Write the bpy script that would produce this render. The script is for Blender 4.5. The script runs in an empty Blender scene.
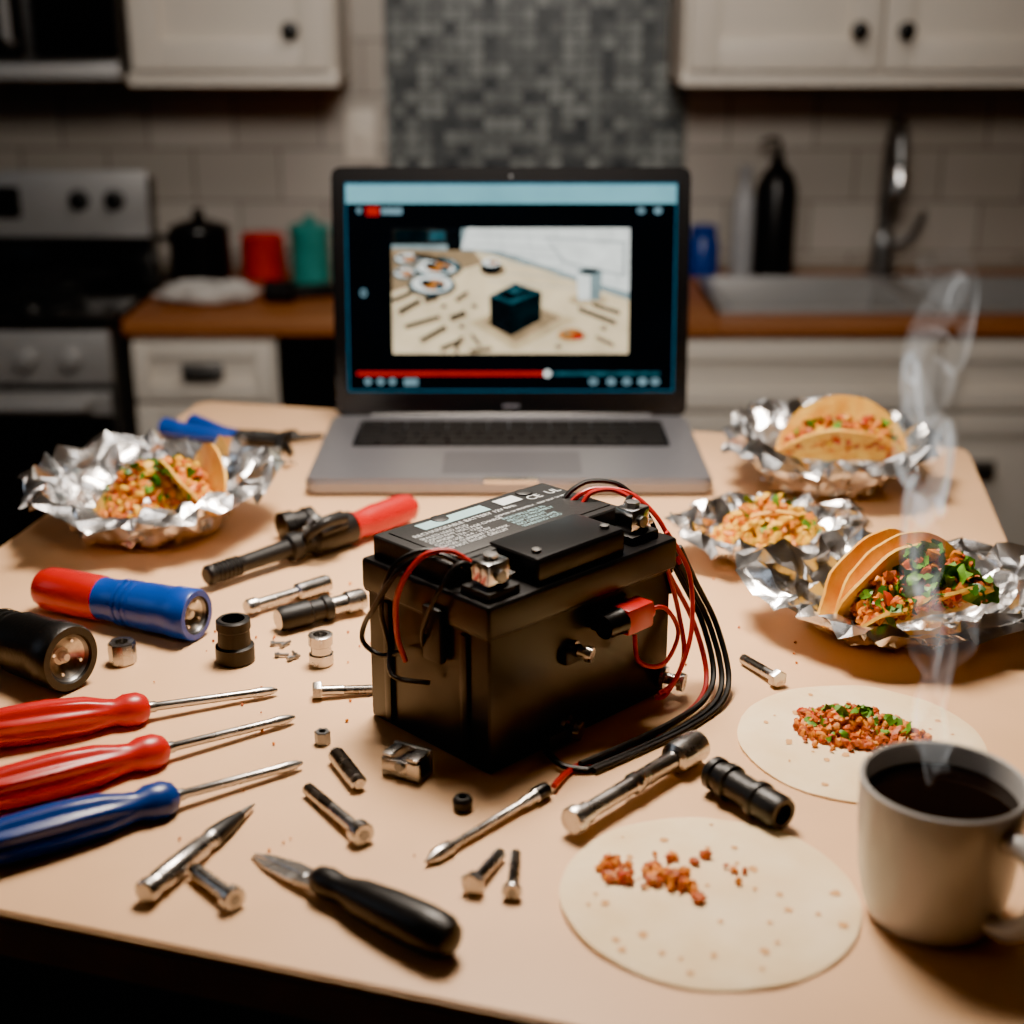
import bpy,bmesh,math,random
from mathutils import Vector,Matrix,noise
random.seed(7)
TZ=1.07
V=Vector
rad=math.radians
COL=bpy.context.scene.collection
# ---------------------------------------------------------------- materials
def sr(r,g,b):
    f=lambda x:(x/255/12.92) if x/255<=.04045 else ((x/255+.055)/1.055)**2.4
    return (f(r),f(g),f(b),1)
def mat(name,col,rough=.5,metal=0,var=.12,nscale=30,bump=0.0,bscale=120,emis=None,estr=0,coat=0,col2=None,spec=.5,thr=None,trans=0,rvar=0):
    m=bpy.data.materials.new(name);m.use_nodes=True
    nt=m.node_tree;p=nt.nodes['Principled BSDF']
    tc=nt.nodes.new('ShaderNodeTexCoord')
    n=nt.nodes.new('ShaderNodeTexNoise');n.inputs['Scale'].default_value=nscale;n.inputs['Detail'].default_value=4
    nt.links.new(tc.outputs['Object'],n.inputs['Vector'])
    r=nt.nodes.new('ShaderNodeValToRGB')
    a=tuple(max(0,c*(1-var)) for c in col[:3])+(1,);b=tuple(min(1,c*(1+var)) for c in col[:3])+(1,)
    if col2: a=col;b=col2
    r.color_ramp.elements[0].color=a;r.color_ramp.elements[1].color=b
    lo,hi=thr if thr else (.3,.7)
    r.color_ramp.elements[0].position=lo;r.color_ramp.elements[1].position=hi
    nt.links.new(n.outputs['Fac'],r.inputs['Fac']);nt.links.new(r.outputs['Color'],p.inputs['Base Color'])
    p.inputs['Roughness'].default_value=rough;p.inputs['Metallic'].default_value=metal
    p.inputs['Specular IOR Level'].default_value=spec
    p.inputs['Coat Weight'].default_value=coat;p.inputs['Coat Roughness'].default_value=.1
    p.inputs['Transmission Weight'].default_value=trans
    if rvar:
        mr=nt.nodes.new('ShaderNodeMapRange');mr.inputs['To Min'].default_value=max(0,rough-rvar);mr.inputs['To Max'].default_value=rough+rvar
        nt.links.new(n.outputs['Fac'],mr.inputs['Value']);nt.links.new(mr.outputs[0],p.inputs['Roughness'])
    if bump:
        n2=nt.nodes.new('ShaderNodeTexNoise');n2.inputs['Scale'].default_value=bscale;n2.inputs['Detail'].default_value=5
        nt.links.new(tc.outputs['Object'],n2.inputs['Vector'])
        bp=nt.nodes.new('ShaderNodeBump');bp.inputs['Strength'].default_value=bump;bp.inputs['Distance'].default_value=.002
        nt.links.new(n2.outputs['Fac'],bp.inputs['Height']);nt.links.new(bp.outputs[0],p.inputs['Normal'])
    if emis:
        p.inputs['Emission Color'].default_value=emis;p.inputs['Emission Strength'].default_value=estr
    return m
def tilemat(name,c1,c2,grout,w,h,msize,rough,off=0.0,bump=.4):
    m=bpy.data.materials.new(name);m.use_nodes=True;nt=m.node_tree;p=nt.nodes['Principled BSDF']
    tc=nt.nodes.new('ShaderNodeTexCoord');mp=nt.nodes.new('ShaderNodeMapping');mp.inputs['Rotation'].default_value=(rad(-90),0,0)
    b=nt.nodes.new('ShaderNodeTexBrick');b.offset=off;b.inputs['Scale'].default_value=1
    b.inputs['Color1'].default_value=c1;b.inputs['Color2'].default_value=c2;b.inputs['Mortar'].default_value=grout
    b.inputs['Mortar Size'].default_value=msize;b.inputs['Brick Width'].default_value=w;b.inputs['Row Height'].default_value=h
    nt.links.new(tc.outputs['Object'],mp.inputs[0]);nt.links.new(mp.outputs[0],b.inputs['Vector'])
    nt.links.new(b.outputs['Color'],p.inputs['Base Color']);p.inputs['Roughness'].default_value=rough
    bp=nt.nodes.new('ShaderNodeBump');bp.invert=True;bp.inputs['Strength'].default_value=bump;bp.inputs['Distance'].default_value=.002
    nt.links.new(b.outputs['Fac'],bp.inputs['Height']);nt.links.new(bp.outputs[0],p.inputs['Normal'])
    return m
def woodmat(name,c1,c2,rough,scale=(2,30,30)):
    m=bpy.data.materials.new(name);m.use_nodes=True;nt=m.node_tree;p=nt.nodes['Principled BSDF']
    tc=nt.nodes.new('ShaderNodeTexCoord');mp=nt.nodes.new('ShaderNodeMapping');mp.inputs['Scale'].default_value=scale
    n=nt.nodes.new('ShaderNodeTexNoise');n.inputs['Scale'].default_value=1;n.inputs['Detail'].default_value=6
    r=nt.nodes.new('ShaderNodeValToRGB');r.color_ramp.elements[0].color=c1;r.color_ramp.elements[1].color=c2
    r.color_ramp.elements[0].position=.3;r.color_ramp.elements[1].position=.7
    nt.links.new(tc.outputs['Object'],mp.inputs[0]);nt.links.new(mp.outputs[0],n.inputs['Vector'])
    nt.links.new(n.outputs['Fac'],r.inputs['Fac']);nt.links.new(r.outputs['Color'],p.inputs['Base Color'])
    p.inputs['Roughness'].default_value=rough
    return m
def emat(name,col,st,var=.25,sc=60):
    m=bpy.data.materials.new(name);m.use_nodes=True;nt=m.node_tree;nt.nodes.clear()
    e=nt.nodes.new('ShaderNodeEmission');o=nt.nodes.new('ShaderNodeOutputMaterial')
    e.inputs[0].default_value=col;nt.links.new(e.outputs[0],o.inputs[0])
    tc=nt.nodes.new('ShaderNodeTexCoord');n=nt.nodes.new('ShaderNodeTexNoise');n.inputs['Scale'].default_value=sc;n.inputs['Detail'].default_value=6
    mr=nt.nodes.new('ShaderNodeMapRange');mr.inputs['From Min'].default_value=.3;mr.inputs['From Max'].default_value=.7
    mr.inputs['To Min'].default_value=st*(1-var);mr.inputs['To Max'].default_value=st*(1+var)
    nt.links.new(tc.outputs['Object'],n.inputs['Vector']);nt.links.new(n.outputs['Fac'],mr.inputs['Value']);nt.links.new(mr.outputs[0],e.inputs[1])
    return m

M_table=mat('table_laminate',sr(230,185,140),.42,var=.06,nscale=9,bump=.05,bscale=300,rvar=.06)
M_tedge=mat('table_edge',sr(186,138,96),.5,var=.1)
M_dark=mat('dark_panel',sr(34,28,26),.6)
M_blk=mat('black_plastic',sr(11,11,13),.30,var=.1,spec=.35)
M_blkm=mat('black_matte',sr(18,18,19),.48,var=.1,bump=.1,bscale=600,spec=.35)
M_rub=mat('black_rubber',sr(13,13,14),.40,bump=.1,bscale=400,spec=.4)
M_red=mat('red_plastic',sr(182,3,3),.34,var=.08,coat=.12,spec=.4)
M_blue=mat('blue_plastic',sr(8,58,150),.34,var=.1,coat=.12,spec=.4)
M_dblue=mat('dark_blue_plastic',sr(8,48,122),.34,var=.1,coat=.12,spec=.4)
M_steel=mat('steel',(.50,.48,.46,1),.27,1,var=.15,nscale=80,rvar=.1)
M_sts=mat('appliance_steel',(.42,.41,.40,1),.38,.45,var=.06,nscale=10)
M_chrome=mat('chrome',(.74,.73,.72,1),.16,1,var=.08,nscale=60)
M_dsteel=mat('dark_steel',(.22,.22,.22,1),.32,.9,var=.2,nscale=80)
M_foil=mat('aluminium_foil',(.88,.88,.89,1),.25,1,var=.05,nscale=50,bump=.35,bscale=70,rvar=.08)
M_tort=mat('tortilla',sr(238,208,158),.7,nscale=26,col2=sr(250,228,188),bump=.25,bscale=160)
M_spot=mat('tortilla_toasted_spot',sr(214,160,98),.75,var=.1,bump=.2)
M_shell=mat('taco_shell',sr(230,156,30),.6,nscale=60,col2=sr(250,204,84),bump=.3,bscale=220)
M_meat=mat('seasoned_meat',sr(180,80,8),.5,var=.35,nscale=200,bump=.3,bscale=400)
M_meat2=mat('seasoned_meat_light',sr(220,130,20),.5,var=.25,nscale=200,bump=.3,bscale=400)
M_egg=mat('yellow_cheese',sr(246,188,34),.5,var=.15,nscale=200)
M_tom=mat('tomato',sr(200,56,8),.4,var=.2,nscale=150)
M_green=mat('lettuce',sr(92,142,26),.45,var=.35,nscale=150)
M_green2=mat('cilantro',sr(52,104,22),.45,var=.3,nscale=150)
M_mug=mat('mug_ceramic',sr(186,183,180),.3,var=.04,coat=.5)
M_coffee=mat('coffee',(.006,.003,.002,1),.04,var=.1)
M_alu=mat('laptop_aluminium',(.28,.28,.31,1),.42,.8,var=.03,nscale=200)
M_alud=mat('trackpad',(.17,.17,.195,1),.4,.7,var=.03)
M_key=mat('keycap',sr(12,12,14),.6,spec=.2)
M_bez=mat('laptop_bezel',sr(8,8,10),.25)
M_white=mat('cabinet_white',sr(222,212,198),.45,var=.03,nscale=4)
M_wall=mat('wall_paint',sr(150,140,128),.7,var=.05,nscale=4)
M_ceil=mat('ceiling_paint',sr(190,185,175),.8,var=.03)
M_butcher=woodmat('butcher_block',sr(128,76,44),sr(172,110,68),.45)
M_floor=woodmat('floor_wood',sr(60,42,30),sr(92,66,46),.5,(3,25,1))
M_mosaic=tilemat('mosaic_tiles',sr(150,156,152),sr(24,34,44),sr(62,66,68),.030,.030,.004,.4)
M_tile=tilemat('wall_tiles',sr(182,174,164),sr(168,160,150),sr(124,116,108),.2,.12,.003,.3,.5)
M_gblk=mat('black_glass',sr(8,8,9),.15,var=.05)
M_teal=mat('teal_enamel',sr(40,130,122),.35)
M_bag=mat('plastic_bag',sr(200,196,190),.4,bump=.4)
M_clear=mat('frosted_bottle',sr(150,150,152),.3)
# ---------------------------------------------------------------- builder
def align(A,Bp):
    A=V(A);d=(V(Bp)-A).normalized();q=V((0,0,1)).rotation_difference(d).to_matrix().to_4x4()
    return Matrix.Translation(A)@q
class B:
    def __init__(s): s.bm=bmesh.new();s.mats=[]
    def mi(s,m):
        if m not in s.mats:s.mats.append(m)
        return s.mats.index(m)
    def add(s,t,m=None,M=None,smooth=True):
        if m is not None:
            i=s.mi(m)
            for f in t.faces:f.material_index=i
        for f in t.faces:f.smooth=smooth
        if M is not None:t.transform(M)
        me=bpy.data.meshes.new('t');t.to_mesh(me);t.free();s.bm.from_mesh(me);bpy.data.meshes.remove(me)
    def box(s,c,size,m,bev=.001,M=None,rz=0,seg=2,rx=0):
        t=bmesh.new();bmesh.ops.create_cube(t,size=1)
        bmesh.ops.scale(t,vec=size,verts=t.verts)
        if bev:bmesh.ops.bevel(t,geom=t.edges[:],offset=min(bev,min(size)*.45),segments=seg,affect='EDGES',profile=.6)
        X=Matrix.Translation(V(c))@Matrix.Rotation(rz,4,'Z')@Matrix.Rotation(rx,4,'X')
        s.add(t,m,(M@X) if M is not None else X)
    def lathe(s,prof,M,m,seg=28,flute=None,cap=True,flat=False):
        t=bmesh.new();rings=[]
        for p in prof:
            ring=[]
            for k in range(seg):
                a=2*math.pi*k/seg;r=p[1]
                if flute and flute[2]<=p[0]<=flute[3]: r*=1-flute[1]*(.5-.5*math.cos(a*flute[0]))
                ring.append(t.verts.new((r*math.cos(a),r*math.sin(a),p[0])))
            rings.append(ring)
        for i in range(len(prof)-1):
            mm=s.mi(prof[i+1][2] if len(prof[i+1])>2 else m)
            for k in range(seg):
                f=t.faces.new((rings[i][k],rings[i][(k+1)%seg],rings[i+1][(k+1)%seg],rings[i+1][k]));f.material_index=mm
        if cap:
            f=t.faces.new(rings[0][::-1]);f.material_index=s.mi(m)
            f=t.faces.new(rings[-1]);f.material_index=s.mi(prof[-1][2] if len(prof[-1])>2 else m)
        bmesh.ops.recalc_face_normals(t,faces=t.faces)
        s.add(t,None,M,smooth=not flat)
    def tube(s,pts,r,m,seg=8,sub=6,rr=None):
        P=[V(p) for p in pts];Q=[]
        n=len(P)
        if sub>1 and n>2:
            for i in range(n-1):
                p0=P[max(i-1,0)];p1=P[i];p2=P[i+1];p3=P[min(i+2,n-1)]
                for k in range(sub):
                    u=k/sub
                    Q.append(.5*((2*p1)+(p2-p0)*u+(2*p0-5*p1+4*p2-p3)*u*u+(3*p1-p0-3*p2+p3)*u**3))
            Q.append(P[-1])
        else:Q=P
        t=bmesh.new();prev=None;nrm=None;first=None
        N=len(Q)
        for i,q in enumerate(Q):
            d=(Q[min(i+1,N-1)]-Q[max(i-1,0)])
            if d.length<1e-9:d=V((0,0,1))
            d.normalize()
            if nrm is None:
                nrm=d.orthogonal().normalized()
            else:
                nrm=(nrm-d*nrm.dot(d)).normalized()
            bn=d.cross(nrm);R=r if rr is None else rr(i/(N-1))
            ring=[t.verts.new(q+R*(math.cos(2*math.pi*k/seg)*nrm+math.sin(2*math.pi*k/seg)*bn)) for k in range(seg)]
            if prev:
                for k in range(seg):t.faces.new((prev[k],prev[(k+1)%seg],ring[(k+1)%seg],ring[k]))
            else:first=ring
            prev=ring
        t.faces.new(first[::-1]);t.faces.new(prev)
        s.add(t,m)
    def prism(s,pts,z0,z1,m,M=None,bev=0,seg=2):
        t=bmesh.new();b=[t.verts.new((p[0],p[1],z0)) for p in pts];f=t.faces.new(b)
        e=bmesh.ops.extrude_face_region(t,geom=[f]);vs=[g for g in e['geom'] if isinstance(g,bmesh.types.BMVert)]
        for v in vs:v.co.z=z1
        bmesh.ops.recalc_face_normals(t,faces=t.faces)
        if bev:bmesh.ops.bevel(t,geom=t.edges[:],offset=bev,segments=seg,affect='EDGES')
        s.add(t,m,M)
    def raw(s,vs,fs,m,smooth=True,M=None):
        t=bmesh.new();w=[t.verts.new(v) for v in vs]
        for f in fs:t.faces.new([w[i] for i in f])
        s.add(t,m,M,smooth)
    def done(s,name,parent=None,z=TZ,ang=35,origin=None):
        bm=s.bm
        bm.verts.ensure_lookup_table()
        if origin is None:
            if parent: o=V((parent.location.x,parent.location.y,parent.location.z-z))
            else:
                xs=[v.co.x for v in bm.verts];ys=[v.co.y for v in bm.verts];zs=[v.co.z for v in bm.verts]
                o=V(((min(xs)+max(xs))/2,(min(ys)+max(ys))/2,min(zs)))
        else:o=V(origin)
        bmesh.ops.translate(bm,vec=-o,verts=bm.verts)
        me=bpy.data.meshes.new(name);bm.to_mesh(me);bm.free()
        for m in s.mats:me.materials.append(m)
        try:me.set_sharp_from_angle(angle=rad(ang))
        except Exception:pass
        ob=bpy.data.objects.new(name,me);COL.objects.link(ob)
        if parent:ob.parent=parent
        else:ob.location=o+V((0,0,z))
        return ob
def empty(name,loc):
    e=bpy.data.objects.new(name,None);e.location=loc;e.empty_display_size=.05;COL.objects.link(e);return e
def light(name,loc,tgt,size,power,col,sy=None,spread=None):
    l=bpy.data.lights.new(name,'AREA');l.energy=power;l.color=col;l.size=size
    if sy:l.shape='RECTANGLE';l.size_y=sy
    if spread:l.spread=rad(spread)
    o=bpy.data.objects.new(name,l);o.location=loc
    o.rotation_euler=(V(tgt)-V(loc)).to_track_quat('-Z','Y').to_euler();COL.objects.link(o);return o

# ================================================================ ROOM
WY=3.46
def simplebox(name,c,size,m,bev=0):
    b=B();b.box((0,0,0),size,m,bev);o=b.done(name,z=0,origin=(0,0,0));o.location=c;return o
simplebox('floor',(0,1,-.05),(5.2,5.2,.1),M_floor)
simplebox('ceiling',(0,1,2.55),(5.2,5.2,.1),M_ceil)
simplebox('wall_back',(0,WY+.05,1.25),(5.2,.1,2.5),M_wall)
simplebox('wall_left',(-2.45,1,1.25),(.1,4.9,2.5),M_wall)
simplebox('wall_right',(2.45,1,1.25),(.1,4.9,2.5),M_wall)
simplebox('wall_front',(0,-1.55,1.25),(5.2,.1,2.5),M_wall)
simplebox('trim_1',(-1.34,WY-.004,1.43),(2.10,.008,1.00),M_tile)
simplebox('trim_2',(.055,WY-.005,1.71),(.69,.010,1.56),M_mosaic)
simplebox('trim_3',(1.40,WY-.004,1.43),(1.99,.008,1.00),M_tile)

def shaker(b,x0,x1,z0,z1,y,m=M_white,frame=.045,th=.02):
    cx=(x0+x1)/2;cz=(z0+z1)/2
    b.box((cx,y,cz),(x1-x0-.002,th*.6,z1-z0-.002),m,.002)
    f=min(frame,(z1-z0)*.28)
    b.box((x0+f/2,y-th*.5,cz),(f,th,z1-z0),m,.003)
    b.box((x1-f/2,y-th*.5,cz),(f,th,z1-z0),m,.003)
    b.box((cx,y-th*.5,z1-f/2),(x1-x0-2*f,th*.96,f),m,.001)
    b.box((cx,y-th*.5,z0+f/2),(x1-x0-2*f,th*.96,f),m,.001)
def cuppull(b,x,y,z):
    b.box((x,y-.012,z+.008),(.075,.022,.012),M_dsteel,.005)
    b.box((x,y-.02,z-.002),(.075,.008,.026),M_dsteel,.003)
    b.box((x,y-.002,z),(.085,.004,.034),M_dsteel,.001)
def knob(b,x,y,z,r=.015,m=M_blk):
    b.lathe([(0,.006),(.012,.006),(.016,r*.8),(.022,r),(.028,r*.9),(.031,r*.4)],align((x,y,z),(x,y-1,z)),m,20)
b=B()
b.box((-.625,3.165,.487),(.29,.55,.772),M_white,.002)
b.box((-.625,3.185,.05),(.29,.5,.1),M_dark,.002)
shaker(b,-.765,-.485,.745,.865,2.880)
shaker(b,-.765,-.485,.12,.735,2.880)
cuppull(b,-.625,2.860,.805)
b.done('drawer_cabinet',z=0)
b=B()
b.box((-.13,3.165,.476),(.69,.55,.79),M_gblk,.004)
b.box((-.13,2.885,.80),(.685,.02,.13),M_gblk,.004)
b.box((-.13,2.875,.42),(.685,.03,.60),M_gblk,.006)
b.tube([(-.42,2.85,.71),(-.42,2.84,.71),(.16,2.84,.71),(.16,2.85,.71)],.009,M_dsteel,sub=1)
b.done('dishwasher',z=0)
b=B()
b.box((1.02,3.165,.41),(1.59,.55,.62),M_white,.002)
b.box((1.02,2.90,.79),(1.59,.02,.155),M_white,.002)
b.box((.24,3.165,.79),(.03,.55,.155),M_white,.002)
b.box((1.02,3.185,.05),(1.59,.5,.1),M_dark,.002)
shaker(b,.24,.86,.725,.865,2.880);shaker(b,.87,1.5,.725,.865,2.880)
shaker(b,.24,.545,.12,.715,2.880);shaker(b,.555,.86,.12,.715,2.880)
shaker(b,.87,1.18,.12,.715,2.880);shaker(b,1.19,1.5,.12,.715,2.880)
cuppull(b,.955,2.860,.60);cuppull(b,.64,2.860,.35)
b.done('sink_cabinet',z=0)
b=B()
zt=.91;th=.033;zc=zt-th/2
b.box((-.1825,3.152,zc),(1.195,.588,th),M_butcher,.004)
b.box((1.1175,2.8925,zc),(1.405,.065,th),M_butcher,.004)
b.box((1.1175,3.388,zc),(1.405,.116,th),M_butcher,.004)
b.box((1.56,3.1275,zc),(.52,.40,th),M_butcher,.004)
b.done('countertop',z=0)
b=B()
def basin(x0,x1,y0,y1):
    d=.16;t=.004;z=zt+.003
    b.box(((x0+x1)/2,(y0+y1)/2,z-d),(x1-x0,y1-y0,t),M_sts,.001)
    b.box((x0,(y0+y1)/2,z-d/2),(t,y1-y0,d),M_sts,.001);b.box((x1,(y0+y1)/2,z-d/2),(t,y1-y0,d),M_sts,.001)
    b.box(((x0+x1)/2,y0,z-d/2),(x1-x0,t,d),M_sts,.001);b.box(((x0+x1)/2,y1,z-d/2),(x1-x0,t,d),M_sts,.001)
basin(.45,.82,2.955,3.30);basin(.88,1.27,2.955,3.30)
b.box((.86,2.94,zt+.004),(.86,.026,.006),M_sts,.002);b.box((.86,3.315,zt+.004),(.86,.03,.006),M_sts,.002)
b.box((.438,3.13,zt+.004),(.026,.40,.006),M_sts,.002);b.box((1.283,3.13,zt+.004),(.026,.40,.006),M_sts,.002)
b.box((.85,3.13,zt+.004),(.06,.36,.006),M_sts,.002)
b.done('kitchen_sink',z=0)
b=B()
M0=Matrix.Translation((.86,3.385,.9105))
b.lathe([(0,.034),(.01,.034),(.018,.026),(.06,.024),(.09,.022),(.1,.016)],M0,M_dsteel)
b.tube([(.86,3.385,1.0),(.86,3.385,1.15),(.86,3.37,1.22),(.855,3.32,1.26),(.85,3.26,1.25),(.845,3.23,1.20),(.845,3.225,1.16)],.015,M_dsteel,14)
b.lathe([(0,.015),(.01,.020),(.06,.021),(.065,.012)],align((.845,3.225,1.17),(.845,3.22,1.0)),M_chrome)
b.tube([(.88,3.385,.98),(.92,3.37,1.0),(.945,3.36,1.06)],.008,M_dsteel)
b.done('kitchen_faucet',z=0)
def upper(name,x0,x1,doors,knobs,z0=1.347,z1=2.2):
    b=B();yf=3.14
    b.box(((x0+x1)/2,(yf+WY)/2-.002,(z0+z1)/2),(x1-x0,WY-yf-.016,z1-z0),M_white,.002)
    b.box(((x0+x1)/2,yf+.003,z0+.012),(x1-x0+.01,.03,.028),M_white,.004)
    for d in doors:shaker(b,d[0],d[1],z0+.03,z1-.02,yf-.006,frame=.06)
    for k in knobs:knob(b,k,yf-.025,1.455,.019)
    return b.done(name,z=0)
upper('wall_cabinet',-.79,-.365,[(-.78,-.375)],[-.45])
upper('wall_cabinet',.354,1.16,[(.364,.752),(.760,1.15)],[.705,.80])
b=B()
b.box((-1.17,3.27,1.56),(.745,.355,.40),M_dsteel,.006)
b.box((-1.26,3.085,1.575),(.54,.02,.34),M_gblk,.005);b.box((-.88,3.085,1.575),(.17,.02,.34),M_gblk,.005)
b.box((-1.17,3.085,1.375),(.74,.022,.03),M_sts,.004)
b.tube([(-1.01,3.075,1.43),(-1.01,3.05,1.44),(-1.01,3.05,1.70),(-1.01,3.075,1.71)],.01,M_sts,sub=1)
b.done('microwave_oven',z=0)
b=B()
b.box((-1.17,3.135,.45),(.75,.61,.90),M_dsteel,.004)
b.box((-1.17,3.12,.905),(.752,.60,.02),M_gblk,.004)
b.box((-1.17,2.815,.845),(.75,.03,.105),M_sts,.006)
b.box((-1.17,2.815,.50),(.745,.03,.56),M_gblk,.006)
b.box((-1.17,2.815,.13),(.745,.03,.16),M_dsteel,.006)
b.box((-1.17,2.798,.755),(.745,.006,.05),M_sts,.002)
b.tube([(-1.50,2.80,.757),(-1.50,2.76,.757),(-.84,2.76,.757),(-.84,2.80,.757)],.014,M_sts,12,sub=1)
for x in(-.868,-.957,-1.1,-1.25,-1.4):
    b.lathe([(0,.026),(.004,.026),(.005,.020),(.028,.018),(.030,.012)],align((x,2.80,.846),(x,2,.846)),M_sts)
b.box((-1.185,3.40,1.02),(.71,.075,.22),M_gblk,.006)
b.box((-1.185,3.355,1.075),(.71,.012,.15),M_sts,.005)
b.box((-1.24,3.347,1.08),(.24,.006,.07),M_gblk,.003)
for x in(-.985,-.905,-1.42,-1.49):
    b.lathe([(0,.024),(.004,.024),(.005,.019),(.026,.017),(.028,.012)],align((x,3.35,1.085),(x,2,1.085)),M_blk)
for x,y in((-1.0,3.0),(-1.35,3.0),(-1.0,3.25),(-1.35,3.25)):
    b.lathe([(0,.045),(.008,.045),(.010,.03)],Matrix.Translation((x,y,.915)),M_dsteel)
    for k in range(4):b.box((x,y,.933),(.2,.008,.01),M_blkm,.002,rz=k*math.pi/4)
    b.lathe([(0,.105),(.006,.105),(.006,.095),(0,.095)],Matrix.Translation((x,y,.929)),M_blkm,cap=False)
b.done('kitchen_stove',z=0)
def vase(name,x,y,prof,m,extra=None,z=.9105,seg=32):
    b=B();b.lathe(prof,Matrix.Translation((x,y,z)),m,seg)
    if extra:extra(b,x,y,z)
    return b.done(name,z=0)
def potx(b,x,y,z):
    b.lathe([(0,.068),(.008,.066),(.02,.03),(.024,.01),(.034,.012),(.04,.015),(.046,.008)],Matrix.Translation((x,y,z+.13)),M_blk)
    b.tube([(x-.06,y,z+.11),(x-.09,y,z+.115),(x-.09,y-.02,z+.115),(x-.06,y-.03,z+.11)],.006,M_blk)
vase('cooking_pot',-.685,3.20,[(0,.058),(.004,.064),(.13,.066),(.132,.066)],M_blk,potx)
vase('red_canister',-.57,3.33,[(0,.044),(.003,.048),(.085,.048),(.09,.05),(.1,.05),(.104,.044)],M_red)
vase('teal_canister',-.450,3.25,[(0,.038),(.004,.044),(.11,.044),(.115,.047),(.13,.047),(.135,.04),(.14,.014),(.15,.014),(.155,.006)],M_teal)
vase('blue_jar',.440,3.36,[(0,.03),(.004,.036),(.08,.036),(.095,.028),(.098,.032),(.115,.032),(.118,.026)],M_dblue)
def pump(h):
    def f(b,x,y,z):
        b.lathe([(0,.012),(.02,.012),(.022,.006),(.045,.006)],Matrix.Translation((x,y,z+h)),M_blk)
        b.tube([(x,y,z+h+.045),(x-.02,y-.01,z+h+.05),(x-.045,y-.02,z+h+.042)],.006,M_blk)
    return f
vase('clear_bottle',.532,3.37,[(0,.02),(.004,.026),(.17,.026),(.19,.018),(.2,.012),(.23,.012),(.231,.014),(.25,.014)],M_clear)
vase('soap_dispenser',.605,3.37,[(0,.042),(.004,.047),(.2,.047),(.235,.034),(.25,.016),(.26,.016)],M_blk,pump(.26))
def crumple(b,c,Rx,Ry,H,seed,m):
    random.seed(seed);t=bmesh.new();bmesh.ops.create_icosphere(t,subdivisions=4,radius=1)
    for v in t.verts:
        n=noise.noise(v.co*2.2+V((seed,0,0)));n2=noise.noise(v.co*6+V((0,seed,0)))
        k=1+.35*n+.18*n2;v.co=V((v.co.x*Rx*k,v.co.y*Ry*k,max(0,(v.co.z*.5+.5)*H*k)))
    b.add(t,m,Matrix.Translation(V(c)),smooth=False)
b=B();crumple(b,(-.64,3.02,.911),.10,.05,.045,3,M_bag);b.done('crumpled_plastic_bag',z=0)
b=B()
b.lathe([(0,.02),(.003,.024),(.06,.022),(.065,.01)],align((-.52,3.04,.935),(-.42,3.02,.935)),M_blkm)
b.box((-.43,3.10,.925),(.1,.05,.025),M_blkm,.008,rz=.4)
b.done('black_kitchen_gadget',z=0)
b=B();b.box((-.35,WY-.0125,1.22),(.07,.008,.115),M_white,.002);b.box((-.35,WY-.02,1.22),(.02,.012,.03),M_white,.002);b.done('light_switch',z=0)

# ================================================================ TABLE
def roundpoly(pts,r,n=8):
    out=[];N=len(pts)
    for i in range(N):
        p=V(pts[i]);a=(V(pts[i-1])-p).normalized();c=(V(pts[(i+1)%N])-p).normalized()
        s=p+a*r;e=p+c*r
        for k in range(n+1):
            u=k/n;out.append(((1-u)**2*s+2*u*(1-u)*p+u*u*e)[:])
    return out
tp=[(-.36,1.625),(-.50,.698),(.30,.452),(.47,1.435)]
b=B()
b.prism(roundpoly(tp,.02),-.006,0,M_table,bev=.0015)
tin=[(p[0]*.998,(p[1]-1.05)*.998+1.05) for p in tp]
b.prism(roundpoly(tin,.02),-.030,-.0055,M_tedge,bev=.002)
ti=[((p[0]+.02)*.88-.02,(p[1]-1.05)*.88+1.05) for p in tp]
b.prism(ti,-TZ+.001,-.029,M_dark)
b.done('kitchen_island_table')

# ================================================================ LAPTOP
lap=empty('laptop_computer',(-.001,1.39,TZ))
b=B();W=.377
def rbox(b,x0,x1,y0,y1,z0,z1,m,r=.012,bev=.002,M=None):
    b.prism(roundpoly([(x0,y0),(x1,y0),(x1,y1),(x0,y1)],r),z0,z1,m,M,bev)
rbox(b,-.1925,.1870,1.276,1.502,.003,.017,M_alu,.012,.003)
for fx in(-.16,.16):
    for fy in(1.30,1.48):b.lathe([(0,.006),(.004,.006)],Matrix.Translation((fx,fy,-.0002)),M_rub,12)
b.box((-.001,1.279,.0155),(.05,.008,.004),M_chrome,.001)
rbox(b,-.160,.158,1.384,1.478,.0165,.0173,M_bez,.004,.0003)
kx0=-.157;kw=.312
for r in range(6):
    y=1.4705-r*.0154
    hh=.0085 if r==0 else .0128
    if r==5: ws=[1,1,1,1.2,5.6,1.2,1,1,1]
    elif r==4:ws=[2.2]+[1]*10+[2.2]
    elif r==3:ws=[1.8]+[1]*11+[1.8]
    else:ws=[1.2]+[1]*12+[1.4]
    tot=sum(ws);x=kx0
    for w in ws:
        ww=kw*w/tot;b.box((x+ww/2,y,.0181),(ww-.0022,hh,.0018),M_key,.0006,seg=1);x+=ww
rbox(b,-.066,.066,1.296,1.366,.0168,.0174,M_alud,.005,.0002)
b.done('base',lap)
piv=V((-.001,1.505,.014));tilt=math.atan2(.041,.258)
ML=Matrix.Translation(piv)@Matrix.Rotation(math.pi/2-tilt,4,'X')
b=B()
LH=.262
rbox(b,-W/2,W/2,0,LH,-.006,0,M_bez,.012,.0015,ML)
rbox(b,-W/2+.001,W/2-.001,.001,LH-.001,-.0005,.0012,M_bez,.012,.0005,ML)
b.tube([ML@V((-.15,.0,-.003)),ML@V((.15,.0,-.003))],.0065,M_bez,12,sub=1)
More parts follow.
